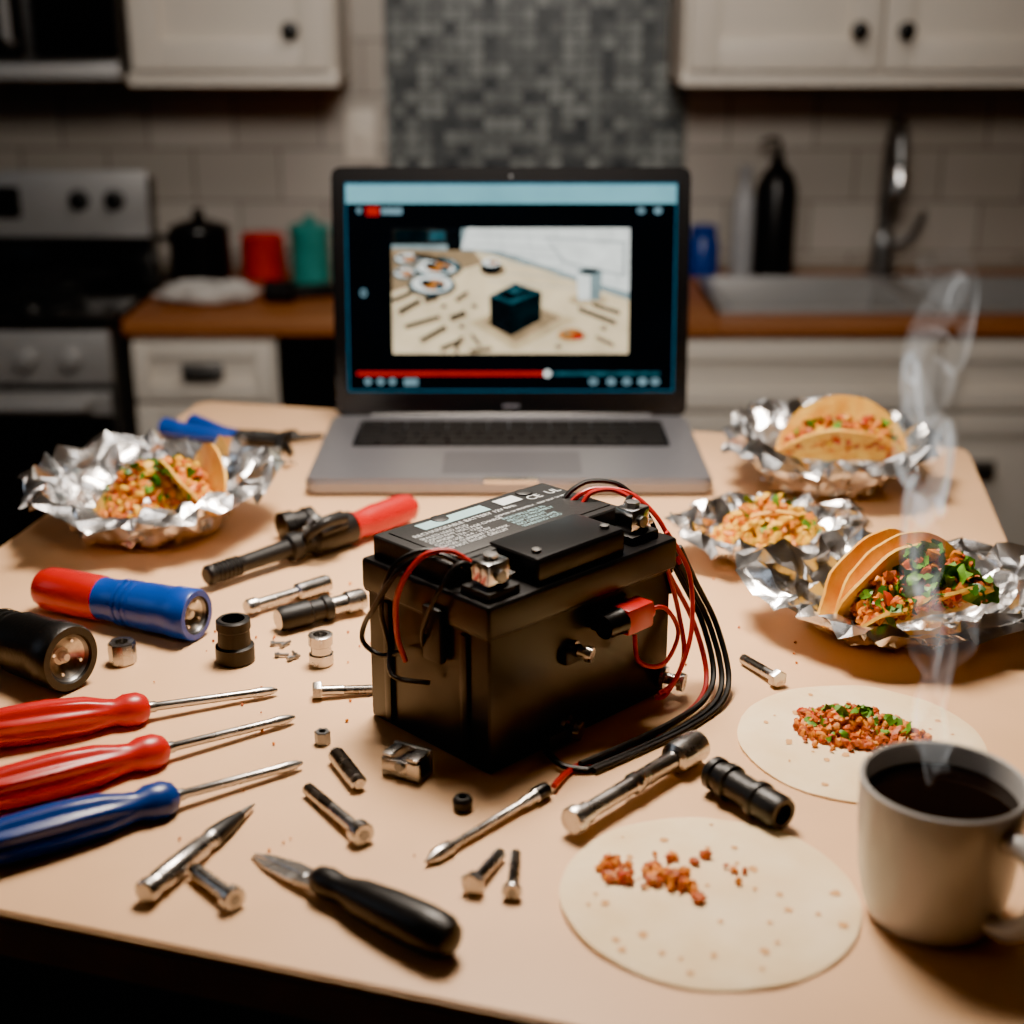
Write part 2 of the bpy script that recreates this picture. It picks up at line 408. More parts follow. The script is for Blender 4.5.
b.lathe([(0,.0018),(.0005,.0018)],ML@Matrix.Translation((0,.252,.0012)),M_dsteel,12)
b.box((0,.012,.0014),(.018,.003,.0004),M_alud,0,M=ML)
b.done('lid',lap)
ES=1.0
E_bg=emat('screen_page',sr(8,18,26),.9*ES,.3,12);E_bar=emat('screen_bar',sr(140,212,226),1.5*ES,.1,20);E_txt=emat('screen_text',sr(150,195,210),1.0*ES)
E_red=emat('screen_red',sr(225,24,24),1.2*ES,.1);E_wall=emat('video_wall',sr(150,174,176),1.5*ES,.3,40);E_tab=emat('video_table',sr(238,216,172),2.1*ES,.18,30)
E_dark=emat('video_dark',sr(24,32,36),.9*ES,.5,160);E_teal=emat('video_teal',sr(52,104,116),1.0*ES,.5,140);E_wh=emat('video_white',sr(224,230,224),2.4*ES,.12,60)
E_or=emat('video_food',sr(214,134,56),1.3*ES,.5,200);E_gl=emat('screen_edge',sr(40,120,150),1.0*ES,.1);E_cab=emat('video_cabinet',sr(52,50,46),1.0*ES,.6,60);E_dt=emat('video_battery_side',sr(16,38,42),1.0*ES,.4);E_sh=emat('video_shade',sr(190,160,120),1.3*ES,.25,50);E_sh2=emat('video_shade_soft',sr(220,194,148),1.7*ES,.2,50);E_line=emat('video_tile_line',sr(186,194,192),1.8*ES,.1)
b=B();lay=[0]
def q(pts,m):
    lay[0]+=1;z=.0013+lay[0]*.00001
    b.raw([(p[0],p[1],z) for p in pts],[tuple(range(len(pts)))],m,M=ML,smooth=False)
def sx(px):return (px-512)/360*.377
def sy(py):return (415-py)/246*.262+.002
def R(x0,y0,x1,y1,m):q([(sx(x0),sy(y1)),(sx(x1),sy(y1)),(sx(x1),sy(y0)),(sx(x0),sy(y0))],m)
def PX(pts,m):q([(sx(a),sy(c)) for a,c in pts][::-1],m)
def EL(cx,cy,rx,ry,m,n=20):PX([(cx+rx*math.cos(2*math.pi*k/n),cy+ry*math.sin(2*math.pi*k/n)) for k in range(n)],m)
def LN(a,c,w,m):
    d=V((c[0]-a[0],c[1]-a[1]));n=V((-d.y,d.x)).normalized()*w
    PX([(a[0]-n.x,a[1]-n.y),(c[0]-n.x,c[1]-n.y),(c[0]+n.x,c[1]+n.y),(a[0]+n.x,a[1]+n.y)],m)
R(346,186,678,391,E_gl);R(347.5,188,676.5,389.5,E_bg)
R(347,188,677,206,E_bar)
EL(360,213,3,3,E_txt);R(367,209,380,218,E_red);R(382,210.5,403,216.5,E_txt)
for x in(642,659):EL(x,213,4,3.4,E_txt)
EL(363,293,3.5,4,E_txt);EL(363,293,1.5,2,E_bg)
R(392,230,631,353,E_tab)
PX([(392,230),(631,230),(631,300),(600,290),(550,272),(480,252),(392,252)],E_wall)
PX([(468,230),(631,230),(631,292),(600,284),(545,266),(500,252),(462,250)],E_wh)
for k in range(6):LN((470+k*4,236+k*9),(631,243+k*10),.4,E_line)
for k in range(5):LN((500+k*28,231),(508+k*28,262+k*5),.4,E_line)
R(392,230,462,246,E_cab);R(396,232,428,243,E_dt);R(430,233,446,242,E_teal);R(448,230,462,254,E_dark)
PX([(545,238),(627,243),(627,278),(565,264)],E_line);PX([(548,240),(624,245),(624,275),(567,262)],E_wh)
PX([(392,250),(475,252),(484,264),(430,280),(392,292)],E_sh)
for cx,cy,rx,ry in((437,268,25,10),(432,285,24,11),(408,260,14,6),(405,274,12,6)):
    EL(cx,cy+2,rx*1.05,ry*1.05,E_sh);EL(cx,cy,rx,ry,E_teal);EL(cx,cy-1,rx*.85,ry*.78,E_wh);EL(cx+2,cy,rx*.5,ry*.5,E_or);EL(cx-6,cy-2,rx*.25,ry*.3,E_dark);EL(cx+8,cy+2,rx*.2,ry*.3,E_teal)
LN((414,256),(446,262),2.5,E_dark);LN((440,258),(462,270),2,E_teal)
EL(494,271,13,6,E_sh);EL(492,268,11,7,E_dark);EL(492,263,9,4,E_wh);EL(494,263,5,2,E_or)
EL(590,300,20,6,E_sh2)
PX([(578,272),(604,272),(602,300),(580,300)],E_wh);PX([(592,272),(604,272),(602,300),(592,300)],E_wall);EL(591,272,13,4,E_wall);EL(591,272,10,2.8,E_dark)
PX([(470,322),(516,350),(578,320),(524,300)],E_sh2);PX([(484,322),(516,342),(562,318),(520,300)],E_sh)
PX([(490,296),(512,304),(512,336),(491,325)],E_dark);PX([(512,304),(543,292),(542,320),(512,336)],E_dt);PX([(490,296),(516,283),(543,292),(512,304)],E_teal);PX([(496,295),(517,286),(536,292),(512,300)],E_dark);PX([(508,291),(518,287),(526,290),(516,294)],E_teal)
EL(574,336,16,7,E_sh2);EL(573,334,13,6,E_or);EL(580,336,6,3,E_red);EL(568,332,4,2,E_sh)
for a,c,w in(((398,312),(420,300),2.2),((404,326),(440,316),1.6),((420,340),(446,326),2),((392,300),(412,292),1.6),((450,318),(466,312),2.4),((440,348),(464,338),1.6),((580,308),(618,322),1.8),((594,304),(622,312),1.4),((455,350),(462,336),1.5),((472,334),(480,344),1.4),((424,300),(438,296),2.5),((456,300),(468,292),1.5),((598,336),(616,344),1.2),((470,350),(492,347),1.2)):
    LN((a[0]+1,a[1]+2),(c[0]+1,c[1]+2),w,E_sh);LN(a,c,w,E_dark)
for x,y in((475,306),(462,326),(444,306),(560,346),(606,328)):EL(x,y,3,2,E_dark)
R(355,371,664,375,E_teal);R(355,371,548,375,E_red);EL(549,373,3.6,3.6,E_wh)
for x in(366,379,391):EL(x,381,3.5,3.5,E_txt)
R(403,378,417,385,E_txt)
for x in(596,614,630,646,659):EL(x,381,4.6,3.6,E_txt)
b.done('screen',lap)

# ================================================================ BATTERY
bat=empty('lead_acid_battery',(.0065,.855,TZ))
th=rad(44.5)
MB=Matrix.Translation((.0065,.855,0))@Matrix.Rotation(th,4,'Z')
b=B()
b.box((0,0,.048),(.163,.110,.0955),M_blk,.003,MB,seg=3)
b.box((0,0,.0985),(.168,.115,.021),M_blk,.003,MB,seg=3)
b.box((0,0,.0885),(.166,.113,.003),M_blkm,.001,MB)
b.box((-.002,.018,.1155),(.150,.072,.015),M_blkm,.0025,MB,seg=3)
b.box((.000,-.030,.1165),(.078,.044,.017),M_blk,.0035,MB,seg=3)
b.box((.0,.018,.1232),(.138,.060,.0012),M_blkm,.0008,MB)
for x in(-.03,.045):b.lathe([(0,.006),(.001,.006),(.0015,.005)],MB@Matrix.Translation((x,.044,.1235)),M_blkm,16)
for x in(-.03,.03):b.lathe([(0,.003),(.002,.003),(.0022,.0015)],MB@Matrix.Translation((x,-.042,.125)),M_steel,10)
for y in(-.035,.035):b.box((-.0825,y,.045),(.003,.006,.082),M_blk,.001,MB)
b.box((-.0855,-.012,.08),(.006,.016,.035),M_blkm,.002,MB)
for (x,y) in((-.066,-.040),(.063,-.036)):
    b.box((x,y,.1115),(.026,.024,.006),M_blkm,.0015,MB)
    b.box((x,y,.1215),(.017,.015,.017),M_chrome,.0015,MB)
    b.lathe([(0,.0048),(.003,.0048),(.0032,.003)],MB@align((x,y,.130),(x,y,1)),M_steel,6,flat=True)
    b.lathe([(0,.0038),(.003,.0038),(.0031,.0018)],MB@align((x,y-.007,.1215),(x,-1,.1215)),M_dsteel,14)
    b.box((x+.013,y+.004,.1155),(.012,.012,.003),M_steel,.0006,MB)
def stud(x,z,L=.014,r=.0032):
    b.lathe([(0,r*1.9),(.003,r*1.9),(.0031,r),(L-.004,r),(L-.0039,r*1.6),(L,r*1.5)],MB@align((x,-.0545,z),(x+.004,-.0645,z-.001)),M_steel,12)
stud(-.012,.060);stud(.076,.012,.016,.004);stud(-.018,.010,.012,.0042)
b.box((-.026,-.058,.008),(.026,.010,.010),M_blkm,.002,MB)
b.box((-.014,-.057,.058),(.016,.006,.010),M_blkm,.002,MB)
b.done('case',bat)
b=B()
b.lathe([(0,.0075),(.014,.008),(.015,.0085),(.016,.0085)],MB@align((.004,-.066,.073),(.1,-.066,.073)),M_blk,18)
b.box((.031,-.066,.073),(.024,.015,.017),M_red,.002,MB)
b.lathe([(0,.006),(.003,.006)],MB@align((.043,-.066,.073),(1,-.066,.073)),M_red,16)
b.box((.018,-.060,.073),(.03,.008,.008),M_blkm,.001,MB)
b.done('connector',bat)
M_lab=mat('label_print',sr(205,212,214),.5,var=.05);M_lab2=mat('label_teal',sr(150,190,195),.5,var=.05)
def text(body,x,y,size,m=M_lab,ex=None):
    cu=bpy.data.curves.new('label_text','FONT');cu.body=body;cu.size=size;cu.materials.append(m)
    o=bpy.data.objects.new('label_text',cu);COL.objects.link(o);o.parent=bat
    o.matrix_local=Matrix.Rotation(th,4,'Z')@Matrix.Translation((x,y,.1240));return o
text('RECHARGEABLE BATTERY 12V 9Ah',-.064,.028,.0056)
text('SEALED LEAD ACID\nCONSTANT VOLTAGE CHARGE\nSTANDBY 13.6 - 13.8V\nCYCLE USE 14.4 - 15.0V\nINITIAL CURRENT 2.7A MAX\nDO NOT SHORT CIRCUIT',-.064,.022,.0045)
text('NON SPILLABLE Pb\nRECYCLE PROPERLY\nKEEP UPRIGHT\nNO OPEN FLAME\nWARNING: ACID',-.002,.014,.0045,M_lab2);text('CE  UL',.038,.030,.010)
text('DISPOSE OF PROPERLY - KEEP OUT OF REACH',-.002,.021,.0034)
b=B();b.box((-.022,.040,.1239),(.056,.011,.0004),M_lab2,0,MB);b.box((.026,.040,.1239),(.018,.011,.0004),M_lab,0,MB);b.done('label',bat)
M_wr=mat('red_wire',sr(175,5,5),.4,var=.06);M_wb=mat('black_wire',sr(13,13,14),.4,var=.06,spec=.4)
b=B()
def wl(pts,r,m):b.tube([MB@V(p) for p in pts],r,m,8,8)
wl([(-.066,-.030,.121),(-.078,-.018,.132),(-.092,-.008,.128),(-.099,.004,.105),(-.094,.012,.075),(-.088,.012,.055)],.0017,M_wr)
wl([(-.069,-.028,.119),(-.082,-.010,.129),(-.096,.006,.118),(-.100,.024,.092),(-.097,.040,.072),(-.096,.042,.060),(-.092,.030,.054),(-.088,.016,.060)],.0017,M_wb)
wl([(-.062,-.028,.119),(-.076,.0,.127),(-.093,.014,.118),(-.096,.024,.09),(-.094,.02,.065),(-.1,.01,.05),(-.088,-.01,.048)],.0015,M_wb)
wl([(-.064,-.034,.118),(-.08,-.03,.128),(-.092,-.024,.112),(-.092,-.010,.085),(-.087,-.004,.07)],.0015,M_wb)
wl([(.058,.012,.1225),(.064,.008,.128),(.074,.002,.130),(.087,-.014,.127),(.093,-.034,.112),(.096,-.05,.085)],.0017,M_wr)
wl([(.056,.018,.1225),(.064,.016,.129),(.076,.010,.133),(.090,-.004,.129),(.097,-.022,.11),(.10,-.04,.075)],.0017,M_wb)
wl([(.060,.004,.1225),(.066,.002,.129),(.078,-.006,.130),(.085,-.020,.124),(.076,-.032,.124)],.0016,M_wr)
wl([(.063,-.026,.118),(.085,-.016,.126),(.097,-.02,.10),(.101,-.04,.06)],.0016,M_wb)
wl([(.045,-.066,.073),(.056,-.072,.072),(.062,-.078,.055),(.048,-.078,.038),(.034,-.070,.042),(.036,-.064,.058)],.0015,M_wr)
def off(pts,dx,dy,dz):return [(p[0]+dx*(1-.3*i/len(pts)),p[1]+dy*(1-.3*i/len(pts)),max(.002,p[2]+dz)) for i,p in enumerate(pts)]
def wt(pts,r,m):b.tube(pts,r,m,8,8)
base=[(.104,.886,.098),(.116,.893,.072),(.132,.892,.040),(.139,.872,.012),(.130,.846,.003),(.105,.815,.002),(.072,.785,.002),(.045,.762,.0025)]
wt(off(base,0,0,0),.0020,M_wb);wt(off(base,-.006,.003,.003),.0020,M_wb);wt(off(base,.005,-.001,.0),.0020,M_wb)
wt(off(base,-.011,.004,.0)+[(.024,.740,.0045)],.0018,M_wr)
wt([(.098,.868,.095),(.108,.872,.06),(.112,.862,.03),(.100,.845,.012),(.092,.843,.010)],.0016,M_wr)
wt([(.10,.880,.11),(.116,.884,.08),(.117,.868,.045),(.106,.850,.02),(.094,.840,.014)],.0016,M_wr)
wt([(.045,.762,.0025),(.03,.765,.004),(.020,.78,.006)],.0019,M_wb)
b.done('wires',bat)

# ================================================================ FOOD
def ico():
    t=bmesh.new();bmesh.ops.create_icosphere(t,subdivisions=1,radius=1);vs=[v.co.copy() for v in t.verts];fs=[tuple(v.index for v in f.verts) for f in t.faces];t.free();return vs,fs
IV,IF=ico()
class Bits:
    def __init__(s):s.d={}
    def chunk(s,p,r,m,st=(1,1,1)):
        vs,fs=s.d.setdefault(m,([],[]));k=len(vs)
        R=Matrix.Rotation(random.random()*6.28,3,(random.random()-.5,random.random()-.5,random.random()-.5+1e-3))
        for v in IV:
            w=V((v.x*st[0],v.y*st[1],v.z*st[2]))*r*random.uniform(.75,1.2);vs.append(V(p)+R@w)
        fs.extend(tuple(i+k for i in f) for f in IF)
    def leaf(s,p,L,m):
        vs,fs=s.d.setdefault(m,([],[]));k=len(vs)
        R=Matrix.Rotation(random.random()*6.28,3,'Z')@Matrix.Rotation(random.uniform(-1.2,1.2),3,'X')@Matrix.Rotation(random.uniform(-.8,.8),3,'Y')
        n=4;w=L*.28
        for i in range(n+1):
            u=i/n;ww=w*math.sin(math.pi*(.15+.8*u));zz=L*.2*math.sin(u*5+random.random())
            for sgn in(-1,0,1):vs.append(V(p)+R@V(((u-.5)*L,sgn*ww,zz+abs(sgn)*random.uniform(-.3,.5)*w)))
        for i in range(n):
            for j in(0,1):
                a=k+i*3+j;fs.append((a,a+1,a+4,a+3))
    def flush(s,b,M=None,zmin=None):
        for m,(vs,fs) in s.d.items():
            if M is not None:vs=[M@v for v in vs]
            if zmin is not None:vs=[V((v.x,v.y,max(v.z,zmin))) for v in vs]
            b.raw(vs,fs,m,smooth=True)
def foil(parent,c,Rx,Ry,H,ang,seed,bh=1.0,fh=1.0):
    random.seed(seed);b=B();t=bmesh.new();nr,na=13,50;G=[]
    cen=t.verts.new((0,0,.004))
    for i in range(1,nr+1):
        ring=[];tt=i/nr
        for j in range(na):
            a=2*math.pi*(j+.5*(i%2))/na+random.uniform(-.4,.4)*2*math.pi/na
            ca,sa=math.cos(a),math.sin(a)
            nz=noise.noise(V((ca*1.7,sa*1.7,seed)));nz2=noise.noise(V((ca*4.5,sa*4.5,seed+9)))
            rm=1+.16*nz+.12*nz2;hm=(1+.30*nz2+.25*nz)*(bh if sa>0 else fh)**abs(sa)
            if tt<.40:rr=tt/.40*.60;z=0
            elif tt<.85:
                u=(tt-.40)/.45;rr=.60+.34*u**1.2;z=u
            else:
                u=(tt-.85)/.15;rr=.94+.15*u;z=1-.18*u
            k=.0018+.0032*max(0,tt-.35)
            rr*=1+(rm-1)*min(1,tt*1.2)
            ring.append(t.verts.new((Rx*rr*ca+random.gauss(0,k),Ry*rr*sa+random.gauss(0,k),max(.0015,.004+H*z*hm+random.gauss(0,k)))))
        G.append(ring)
    for j in range(na):t.faces.new((cen,G[0][j],G[0][(j+1)%na]))
    for i in range(nr-1):
        o=(i+1)%2
        for j in range(na):
            a,bb=G[i][j],G[i][(j+1)%na]
            c1,d=G[i+1][j],G[i+1][(j+1)%na]
            if o==1: t.faces.new((a,c1,d));t.faces.new((a,d,bb))
            else: t.faces.new((a,c1,bb));t.faces.new((bb,c1,d))
    bmesh.ops.subdivide_edges(t,edges=t.edges[:],cuts=1,use_grid_fill=True)
    bmesh.ops.triangulate(t,faces=t.faces[:])
    for v in t.verts:
        v.co+=V((random.gauss(0,.0004),random.gauss(0,.0004),random.gauss(0,.0006)));v.co.z=max(.001,v.co.z)
    b.add(t,M_foil,Matrix.Translation((c[0],c[1],0))@Matrix.Rotation(ang,4,'Z'),smooth=False)
    return b.done('foil',parent)
def shellpart(b,M,R,phi,rho,seed,m=M_shell,th=.0024):
    t=bmesh.new();nr,na=14,56
    def f(x,y):
        s=abs(y);sg=1 if y>=0 else -1;a=math.pi/2-phi;lim=rho*a
        if s<lim:w=rho*math.sin(s/rho);h=rho*(1-math.cos(s/rho));nn=V((0,sg*math.sin(s/rho),-math.cos(s/rho)))
        else:
            w=rho*math.sin(a)+(s-lim)*math.sin(phi);h=rho*(1-math.cos(a))+(s-lim)*math.cos(phi);nn=V((0,sg*math.cos(phi),-math.sin(phi)))
        n=noise.noise(V((x*40,y*40,seed)))*.0025
        return V((x,sg*w,h))+nn*n,nn
    def layer(o):
        p,nn=f(0,0);cen=t.verts.new(p+nn*o);G=[]
        for i in range(1,nr+1):
            G.append([])
            for j in range(na):
                a=2*math.pi*j/na;r=R*i/nr*(1+.03*noise.noise(V((math.cos(a)*3,math.sin(a)*3,seed))))
                p,nn=f(r*math.cos(a),r*math.sin(a));G[-1].append(t.verts.new(p+nn*o))
        for j in range(na):t.faces.new((cen,G[0][j],G[0][(j+1)%na]))
        for i in range(nr-1):
            for j in range(na):t.faces.new((G[i][j],G[i+1][j],G[i+1][(j+1)%na],G[i][(j+1)%na]))
        return G[-1]
    a=layer(0);c=layer(-th)
    for j in range(na):t.faces.new((a[j],c[j],c[(j+1)%na],a[(j+1)%na]))
    bmesh.ops.recalc_face_normals(t,faces=t.faces)
    b.add(t,m,M)
def pick(w):
    x=random.random()*sum(k for _,k in w)
    for m,k in w:
        x-=k
        if x<=0:return m
    return w[-1][0]
def filling(parent,M,R,phi,rho,n,mix,seed,leafn=0,bulge=.008,zmin=.006,ymax=.5,ks=.80):
    random.seed(seed);bt=Bits();b=B()
    for i in range(n):
        x=random.uniform(-.92,.92)*R;top=math.sqrt(max(0,R*R-x*x))*ks
        z=random.uniform(.35,1)**.6*top+random.uniform(-.002,bulge if abs(x)<.7*R else .002)
        w=max(.004,rho+z*math.tan(phi)-.004);y=random.uniform(-1,ymax)*w
        m=pick(mix);r=random.uniform(.0022,.0050)
        bt.chunk((x,y,max(z,.004)),r,m,(1.3,1,.8))
    for i in range(leafn):
        x=random.uniform(-.85,.85)*R;top=math.sqrt(max(0,R*R-x*x))*ks
        z=top+random.uniform(-.006,bulge);w=rho+z*math.tan(phi)
        bt.leaf((x,random.uniform(-.9,ymax)*w,z),random.uniform(.010,.020),pick([(M_green,3),(M_green2,1)]))
    bt.flush(b,M,zmin);return b.done('filling',parent)
def mound(parent,c,rx,ry,h,n,mix,seed,leafn=0):
    random.seed(seed);bt=Bits();b=B()
    for i in range(n):
        a=random.random()*6.283;r=math.sqrt(random.random());z=h*(1-r*r)*random.uniform(.5,1.05)
        bt.chunk((c[0]+rx*r*math.cos(a),c[1]+ry*r*math.sin(a),c[2]+z),random.uniform(.0022,.0050),pick(mix),(1.3,1,.8))
    for i in range(leafn):
        a=random.random()*6.283;r=math.sqrt(random.random())*.8;z=h*(1-r*r)+.002
        bt.leaf((c[0]+rx*r*math.cos(a),c[1]+ry*r*math.sin(a),c[2]+z),random.uniform(.008,.014),pick([(M_green,1),(M_green2,1)]))
    bt.flush(b);return b.done('filling',parent)
def TM(x,y,z,ang,tilt):return Matrix.Translation((x,y,z))@Matrix.Rotation(rad(ang),4,'Z')@Matrix.Rotation(rad(tilt),4,'X')
MIXA=[(M_meat,3),(M_meat2,5),(M_egg,3)]
MIXD=[(M_meat,5),(M_tom,1),(M_meat2,4)]
# left
e=empty('foil_wrapped_taco',(-.314,1.19,TZ))
foil(e,(-.314,1.188),.100,.098,.050,rad(-6),11,1.1,.95)
b=B();M=TM(-.266,1.172,.034,-62,10);shellpart(b,M,.050,rad(22),.010,1);b.done('taco_shell',e)
filling(e,M,.045,rad(22),.010,220,MIXA,21,14,ymax=.1,ks=.66)
mound(e,(-.314,1.174,.018),.044,.040,.046,540,MIXA,22,36)
# right back
e=empty('foil_wrapped_taco',(.298,1.318,TZ))
foil(e,(.296,1.318),.096,.100,.048,rad(10),31,1.1,1.0)
b=B();M=TM(.310,1.306,.028,-8,16);shellpart(b,M,.062,rad(28),.010,2);b.done('taco_shell',e)
filling(e,M,.056,rad(28),.010,400,[(M_meat,4),(M_meat2,4),(M_tom,.4),(M_egg,1)],32,24,.008,ymax=.3,ks=.74)
# right middle
e=empty('foil_wrapped_taco',(.211,1.120,TZ))
foil(e,(.211,1.120),.074,.056,.030,rad(5),41,1.1,.85)
b=B();M=TM(.214,1.115,.014,-4,58);shellpart(b,M,.040,rad(26),.009,3);b.done('taco_shell',e)
filling(e,M,.040,rad(26),.009,120,[(M_egg,4),(M_meat2,3)],42,6,.006)
mound(e,(.211,1.112,.018),.048,.030,.036,400,[(M_egg,4),(M_meat2,3)],43,18)
# right front
e=empty('foil_wrapped_taco',(.278,.975,TZ))
foil(e,(.281,.977),.104,.082,.038,rad(4),55,1.15,.8)
b=B();M=TM(.280,.944,.024,26,22);shellpart(b,M,.062,rad(26),.011,4)
M2=TM(.268,.954,.024,30,2);shellpart(b,M2,.060,rad(10),.008,5);b.done('taco_shell',e)
filling(e,M,.057,rad(26),.011,460,MIXD,52,115,.010,ymax=.35,ks=.76)
def tortilla(name,c,Rx,Ry,seed):
    b=B();t=bmesh.new();nr,na=16,72;G=[]
    def zz(x,y,e):return .0022+.0012*noise.noise(V((x*30,y*30,seed)))+.002*max(0,noise.noise(V((x*14,y*14,seed+4))))*e
    cen=t.verts.new((c[0],c[1],zz(c[0],c[1],0)))
    for i in range(1,nr+1):
        G.append([])
        for j in range(na):
            a=2*math.pi*j/na;w=1+.018*noise.noise(V((math.cos(a)*2,math.sin(a)*2,seed)))+.006*noise.noise(V((math.cos(a)*9,math.sin(a)*9,seed)))
            r=i/nr*w;x=c[0]+Rx*r*math.cos(a);y=c[1]+Ry*r*math.sin(a)
            G[-1].append(t.verts.new((x,y,zz(x,y,(i/nr)**3)-(.0006 if i==nr else 0))))
    G.append([t.verts.new((c[0]+(v.co.x-c[0])*.997,c[1]+(v.co.y-c[1])*.997,.0003)) for v in G[-1]])
    for j in range(na):t.faces.new((cen,G[0][j],G[0][(j+1)%na]))
    for i in range(nr):
        for j in range(na):t.faces.new((G[i][j],G[i+1][j],G[i+1][(j+1)%na],G[i][(j+1)%na]))
    t.faces.new(G[-1][::-1])
    b.add(t,M_tort)
    random.seed(seed)
    for k in range(34):
        a=random.random()*6.283;r=math.sqrt(random.random())*.9;x=c[0]+Rx*r*math.cos(a);y=c[1]+Ry*r*math.sin(a);s=random.uniform(.0008,.0028)
        n=9;z=zz(x,y,r**3)+.0004
        b.raw([(x+s*random.uniform(.7,1.3)*math.cos(6.283*i/n),y+s*random.uniform(.7,1.3)*math.sin(6.283*i/n),z) for i in range(n)],[tuple(range(n))],M_spot)
    return b
def crumbs(b,spots,mix,seed,leafn=0,z=.004):
    random.seed(seed);bt=Bits()
    for (x,y,rx,ry,h,n) in spots:
        for i in range(n):
            a=random.random()*6.283;r=random.random()**.6
            bt.chunk((x+rx*r*math.cos(a),y+ry*r*math.sin(a),z+h*(1-r)*random.random()),random.uniform(.0012,.0034),pick(mix),(1.2,1,.8))
        for i in range(int(leafn*n/100)):
            a=random.random()*6.283;r=random.random()
            bt.leaf((x+rx*r*math.cos(a)*.8,y+ry*r*math.sin(a)*.8,z+h*(1-r)+.002),random.uniform(.006,.011),M_green)
    bt.flush(b)
CM=[(M_meat,5),(M_meat2,3.5),(M_tom,.6)]
b=tortilla('t',(.2155,.801),.0755,.0765,3)
crumbs(b,[(.211,.814,.034,.028,.012,340),(.190,.828,.012,.010,.003,22),(.244,.800,.014,.012,.004,30),(.19,.798,.014,.014,.001,14),(.235,.815,.014,.014,.005,50),(.216,.79,.03,.012,.001,12)],CM,5,7)
b.done('tortilla')
b=tortilla('t',(.1005,.635),.0765,.0755,8)
crumbs(b,[(.052,.657,.006,.012,.004,46),(.058,.648,.007,.005,.003,18),(.073,.654,.005,.005,.004,20),(.080,.646,.009,.007,.004,32),(.090,.640,.005,.005,.002,9),(.094,.628,.005,.004,.001,4),(.08,.655,.045,.022,0,16)],CM,6,0)
b.done('tortilla')
b=B();random.seed(12);bt=Bits()
for k in range(60):
    x=random.choice([random.uniform(-.2,.0),random.uniform(.1,.25),random.uniform(-.25,-.1)]);y=random.uniform(.66,1.1)
    if .12<x<.32 and y<.9:continue
    if -.09<x<.11 and y>.74:continue
    bt.chunk((x,y,.0012),random.uniform(.0006,.0014),random.choice([M_meat,M_meat2]))
bt.flush(b,None,.0002)
b.done('food_crumbs')

# ================================================================ MUG
mug=empty('coffee_mug',(.210,.622,TZ))
b=B()
b.lathe([(0.0005,.026),(0,.029),(.002,.0315),(.010,.0345),(.025,.0375),(.05,.0395),(.073,.0405),(.0755,.0402),(.0765,.039),(.0755,.0378),(.073,.0373),(.05,.0365),(.02,.034),(.012,.028),(.010,.001)],Matrix.Translation((.210,.622,0)),M_mug,56)
ha=rad(-58);dx,dy=math.cos(ha),math.sin(ha)
hp=[(.037,.060),(.047,.063),(.057,.058),(.062,.043),(.057,.027),(.046,.017),(.034,.015)]
b.tube([(.210+dx*r,.622+dy*r,z) for r,z in hp],.0055,M_mug,14,8)
b.done('cup',mug)
b=B();b.lathe([(.0645,.0368),(.0650,.0362),(.0648,.0345),(.0646,.001)],Matrix.Translation((.210,.622,0)),M_coffee,48);b.done('coffee',mug)
m=bpy.data.materials.new('steam_glow');m.use_nodes=True;nt=m.node_tree;nt.nodes.clear()
tr=nt.nodes.new('ShaderNodeBsdfTransparent');em=nt.nodes.new('ShaderNodeEmission');em.inputs[0].default_value=(.88,.88,.86,1)  # emission stands in for lamp light caught by the steam
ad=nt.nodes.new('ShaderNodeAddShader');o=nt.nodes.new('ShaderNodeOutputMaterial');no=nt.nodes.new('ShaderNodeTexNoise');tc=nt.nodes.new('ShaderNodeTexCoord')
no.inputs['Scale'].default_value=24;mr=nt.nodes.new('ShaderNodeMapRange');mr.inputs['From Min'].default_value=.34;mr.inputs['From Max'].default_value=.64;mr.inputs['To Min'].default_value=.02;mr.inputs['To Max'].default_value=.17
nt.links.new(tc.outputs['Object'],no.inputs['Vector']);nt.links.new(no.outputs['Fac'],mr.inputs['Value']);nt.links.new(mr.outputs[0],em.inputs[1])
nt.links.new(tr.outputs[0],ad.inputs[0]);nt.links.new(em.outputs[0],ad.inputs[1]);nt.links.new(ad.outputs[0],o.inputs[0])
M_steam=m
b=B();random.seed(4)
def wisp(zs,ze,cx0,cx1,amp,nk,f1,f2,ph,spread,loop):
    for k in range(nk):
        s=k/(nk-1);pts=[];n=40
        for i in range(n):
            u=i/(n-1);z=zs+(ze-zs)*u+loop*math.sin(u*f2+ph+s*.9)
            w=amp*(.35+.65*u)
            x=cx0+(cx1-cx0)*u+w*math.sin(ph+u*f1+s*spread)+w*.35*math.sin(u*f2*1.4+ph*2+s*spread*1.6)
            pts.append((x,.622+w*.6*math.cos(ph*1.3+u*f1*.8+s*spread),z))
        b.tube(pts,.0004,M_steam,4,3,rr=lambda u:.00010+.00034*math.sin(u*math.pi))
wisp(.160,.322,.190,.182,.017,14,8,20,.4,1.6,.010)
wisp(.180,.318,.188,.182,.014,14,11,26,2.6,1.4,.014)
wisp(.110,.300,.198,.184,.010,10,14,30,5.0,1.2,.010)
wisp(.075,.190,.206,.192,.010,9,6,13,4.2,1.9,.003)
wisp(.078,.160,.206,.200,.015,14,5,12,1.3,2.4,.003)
b.done('steam')

